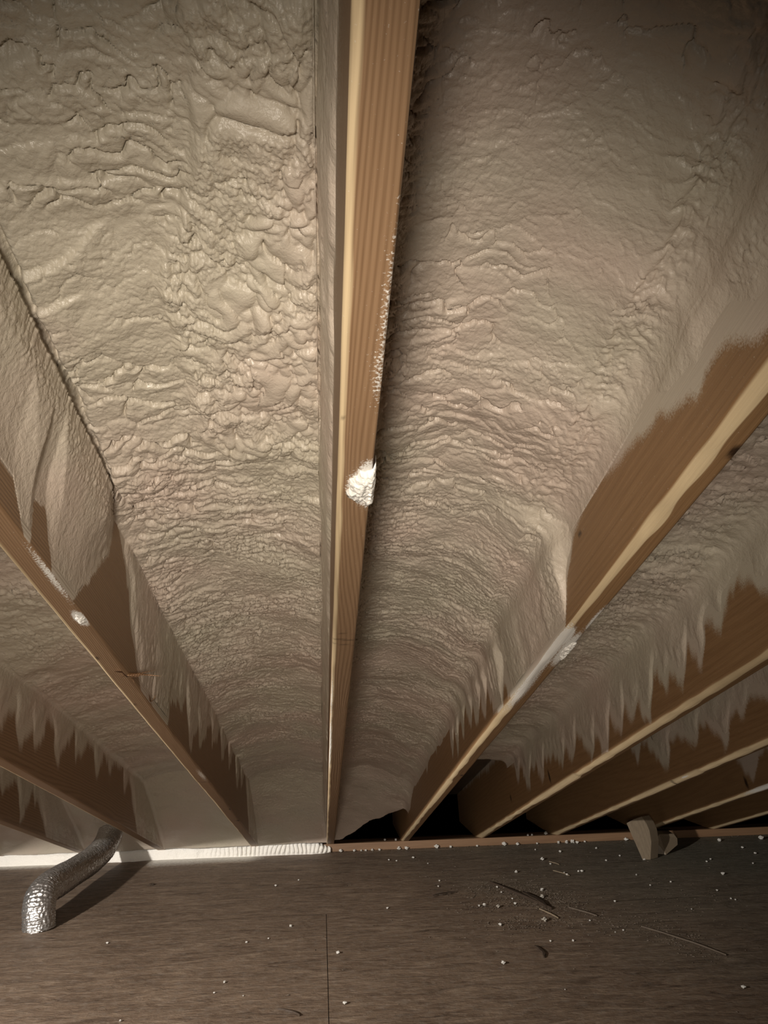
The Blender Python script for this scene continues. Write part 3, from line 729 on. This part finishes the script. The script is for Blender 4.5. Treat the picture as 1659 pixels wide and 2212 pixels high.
def crumb_mesh(k, mat, name):
    r = random.Random(k); V = []; F = []
    n, m_ = 9, 12
    for a in range(n+1):
        th = math.pi*a/n
        for c in range(m_):
            ph = 2*math.pi*c/m_
            q = 1+.38*math.sin(3.1*th+k)*math.cos(2*ph+k*1.7)+.22*math.sin(5*ph+k*2.3+th*3)+r.uniform(-.13, .13)
            V.append((q*math.sin(th)*math.cos(ph), q*math.sin(th)*math.sin(ph)*.8, q*math.cos(th)*.62))
    F = [(a*m_+c, a*m_+(c+1) % m_, (a+1)*m_+(c+1) % m_, (a+1)*m_+c) for a in range(n) for c in range(m_)]
    me = bpy.data.meshes.new(name); me.from_pydata(V, [], [f[::-1] for f in F]); me.update(); me.materials.append(mat)
    return me, min(v[2] for v in V)
PROTO = [crumb_mesh(k, M_WHITE, 'foam_crumb') for k in range(5)]
PG = crumb_mesh(9, M_GREY, 'foam_crumb')
proto_obj = []
for me, zm in PROTO+[PG]:
    proto_obj.append((bpy.data.objects.new('foam_crumb', me), zm))
used = set()
for n_, (x, y, z, r) in enumerate(CR):
    k = 5 if (r > 8.5 and y < 3.15) else n_ % 5
    src, zm = proto_obj[k]
    o = src if k not in used else src.copy()
    used.add(k); COL.objects.link(o)
    sc = r*.001*.78
    o.scale = (sc,)*3; o.location = (x, y, z-zm*sc*.92+.0006); o.rotation_euler = (0, 0, random.uniform(0, 6.28))
    if z > 0: lb = 'tiny white foam crumb resting on top of the eave plate'; g = 'foam crumbs on the plate'
    elif y > 3.97: lb = 'small white foam crumb on the floor against the eave plate'; g = 'foam crumbs along the plate'
    elif y < 3.3 and .58 < x < 1.6: lb = 'small pale foam crumb among the splinters and sawdust right of centre'; g = 'foam crumbs among the splinters'
    elif x < .02: lb = 'tiny white foam crumb on the brown plywood floor left of centre'; g = 'foam crumbs on the left floor'
    elif x < .6: lb = 'tiny white foam crumb on the floor just right of the plywood seam'; g = 'foam crumbs by the seam'
    else: lb = 'small white foam crumb scattered on the dark floor at right'; g = 'foam crumbs on the right floor'
    tag(o, lb, 'foam crumb', g)
for k, (src, _) in enumerate(proto_obj):
    if k not in used: bpy.data.objects.remove(src)

def shaving(a, b, wd, th, mat, label, name='wood_shaving', bend=.15):
    a = Vector((*a, 0)); b = Vector((*b, 0)); d = b-a; n = Vector((-d.y, d.x, 0)).normalized()
    N = 9; V = []; F = []
    for k in range(N):
        t = k/(N-1); c = a+d*t+n*bend*d.length*(math.sin(t*math.pi)*.22+.03*math.sin(t*11))
        ww = wd*(.25+.75*math.sin(math.pi*min(1, max(0, t*.9+.05))))*(1+.25*math.sin(k*2.3))
        z0 = .0012+th*.25*math.sin(t*math.pi)
        for sx_, zz in ((-1, z0), (1, z0), (.7, z0+th), (-.7, z0+th)): V.append(c+n*ww*.5*sx_+Vector((0, 0, zz)))
    for k in range(N-1):
        for q in range(4): F.append((k*4+q, k*4+(q+1) % 4, (k+1)*4+(q+1) % 4, (k+1)*4+q))
    F += [(3, 2, 1, 0), tuple((N-1)*4+q for q in range(4))]
    o = poly(name, V, F, mat); tag(o, label, 'wood shaving' if 'shaving' in name else 'stick'); return o
shaving((.446, 3.199), (.545, 3.24), .022, .004, M_DARK, 'flat dark bark shaving lying alone right of the plywood seam')
shaving((.711, 3.353), (.858, 2.965), .016, .008, M_DARK, 'longest dark stick slanting through the sawdust patch', 'stick', .03)
shaving((.805, 3.175), (.845, 2.985), .026, .010, M_DARK, 'thick short dark stick beside the long one in the sawdust patch', 'stick', .1)
shaving((.813, 2.974), (.850, 2.86), .006, .004, M_OFFCUT, 'pale thin sliver at the near end of the dark sticks', 'stick', .1)
shaving((.925, 2.975), (.995, 2.865), .007, .004, M_DIRT, 'thin brown stick right of the grey crumbs', 'stick', .1)
shaving((1.101, 2.732), (1.248, 2.441), .006, .004, M_DIRT, 'long thin splinter far right of the sawdust patch', 'stick', .12)
shaving((.689, 2.602), (.692, 2.501), .012, .004, M_DARK, 'dark curled shaving in front of the sawdust patch', bend=.4)
shaving((-.114, 2.24), (-.054, 2.196), .006, .004, M_DARK, 'dark bent shaving near the bottom edge left of the seam', bend=.3)
shaving((-.735, 3.548), (-.715, 3.555), .018, .005, M_DARK, 'small dark chip on the floor right of the duct shadow')
shaving((-1.12, 2.75), (-1.06, 2.78), .010, .004, M_DARK, 'dark chip at the left edge in front of the duct')
shaving((1.03, 3.50), (1.075, 3.41), .006, .003, M_OFFCUT, 'pale sliver on the dark floor behind the sawdust patch', 'stick', .2)
shaving((1.06, 3.66), (1.09, 3.60), .005, .003, M_OFFCUT, 'pale sliver nearest the eave plate on the dark floor', 'stick', .2)

def sawdust():
    r = random.Random(3); V = []; F = []
    def grain(x, y, s):
        b0 = len(V); a = r.uniform(0, 6.28); l = s*r.uniform(.8, 2.4)
        ca, sa = math.cos(a), math.sin(a)
        for px, py, pz in ((-l, -s*.5, 0), (l, -s*.4, 0), (0, s*.6, 0), (0, 0, s*.9)):
            V.append((x+px*ca-py*sa, y+px*sa+py*ca, .0009+pz))
        F.extend([(b0, b0+2, b0+1), (b0, b0+1, b0+3), (b0+1, b0+2, b0+3), (b0+2, b0, b0+3)])
    for cx, cy, sx, sy_, n in ((.80, 3.14, .09, .13, 520), (.92, 3.08, .05, .08, 260), (.73, 2.82, .10, .05, 260), (1.05, 2.77, .10, .07, 180), (1.17, 2.60, .05, .09, 220), (.66, 3.25, .06, .06, 140), (.62, 3.04, .05, .03, 90), (1.42, 3.0, .10, .10, 90), (.9, 3.3, .5, .5, 350)):
        for _ in range(n): grain(r.gauss(cx, sx), r.gauss(cy, sy_), r.uniform(.0012, .0030))
    for _ in range(260): grain(r.uniform(-.1, 2.4), D-.006-abs(r.gauss(0, .02)), r.uniform(.001, .003))
    V2 = [(x, min(y, D-.004), z) for x, y, z in V]
    o = poly('sawdust', V2, F, M_DIRT)
    tag(o, 'loose brown sawdust and chips scattered over the right-hand floor', 'sawdust', kind='stuff')
sawdust()
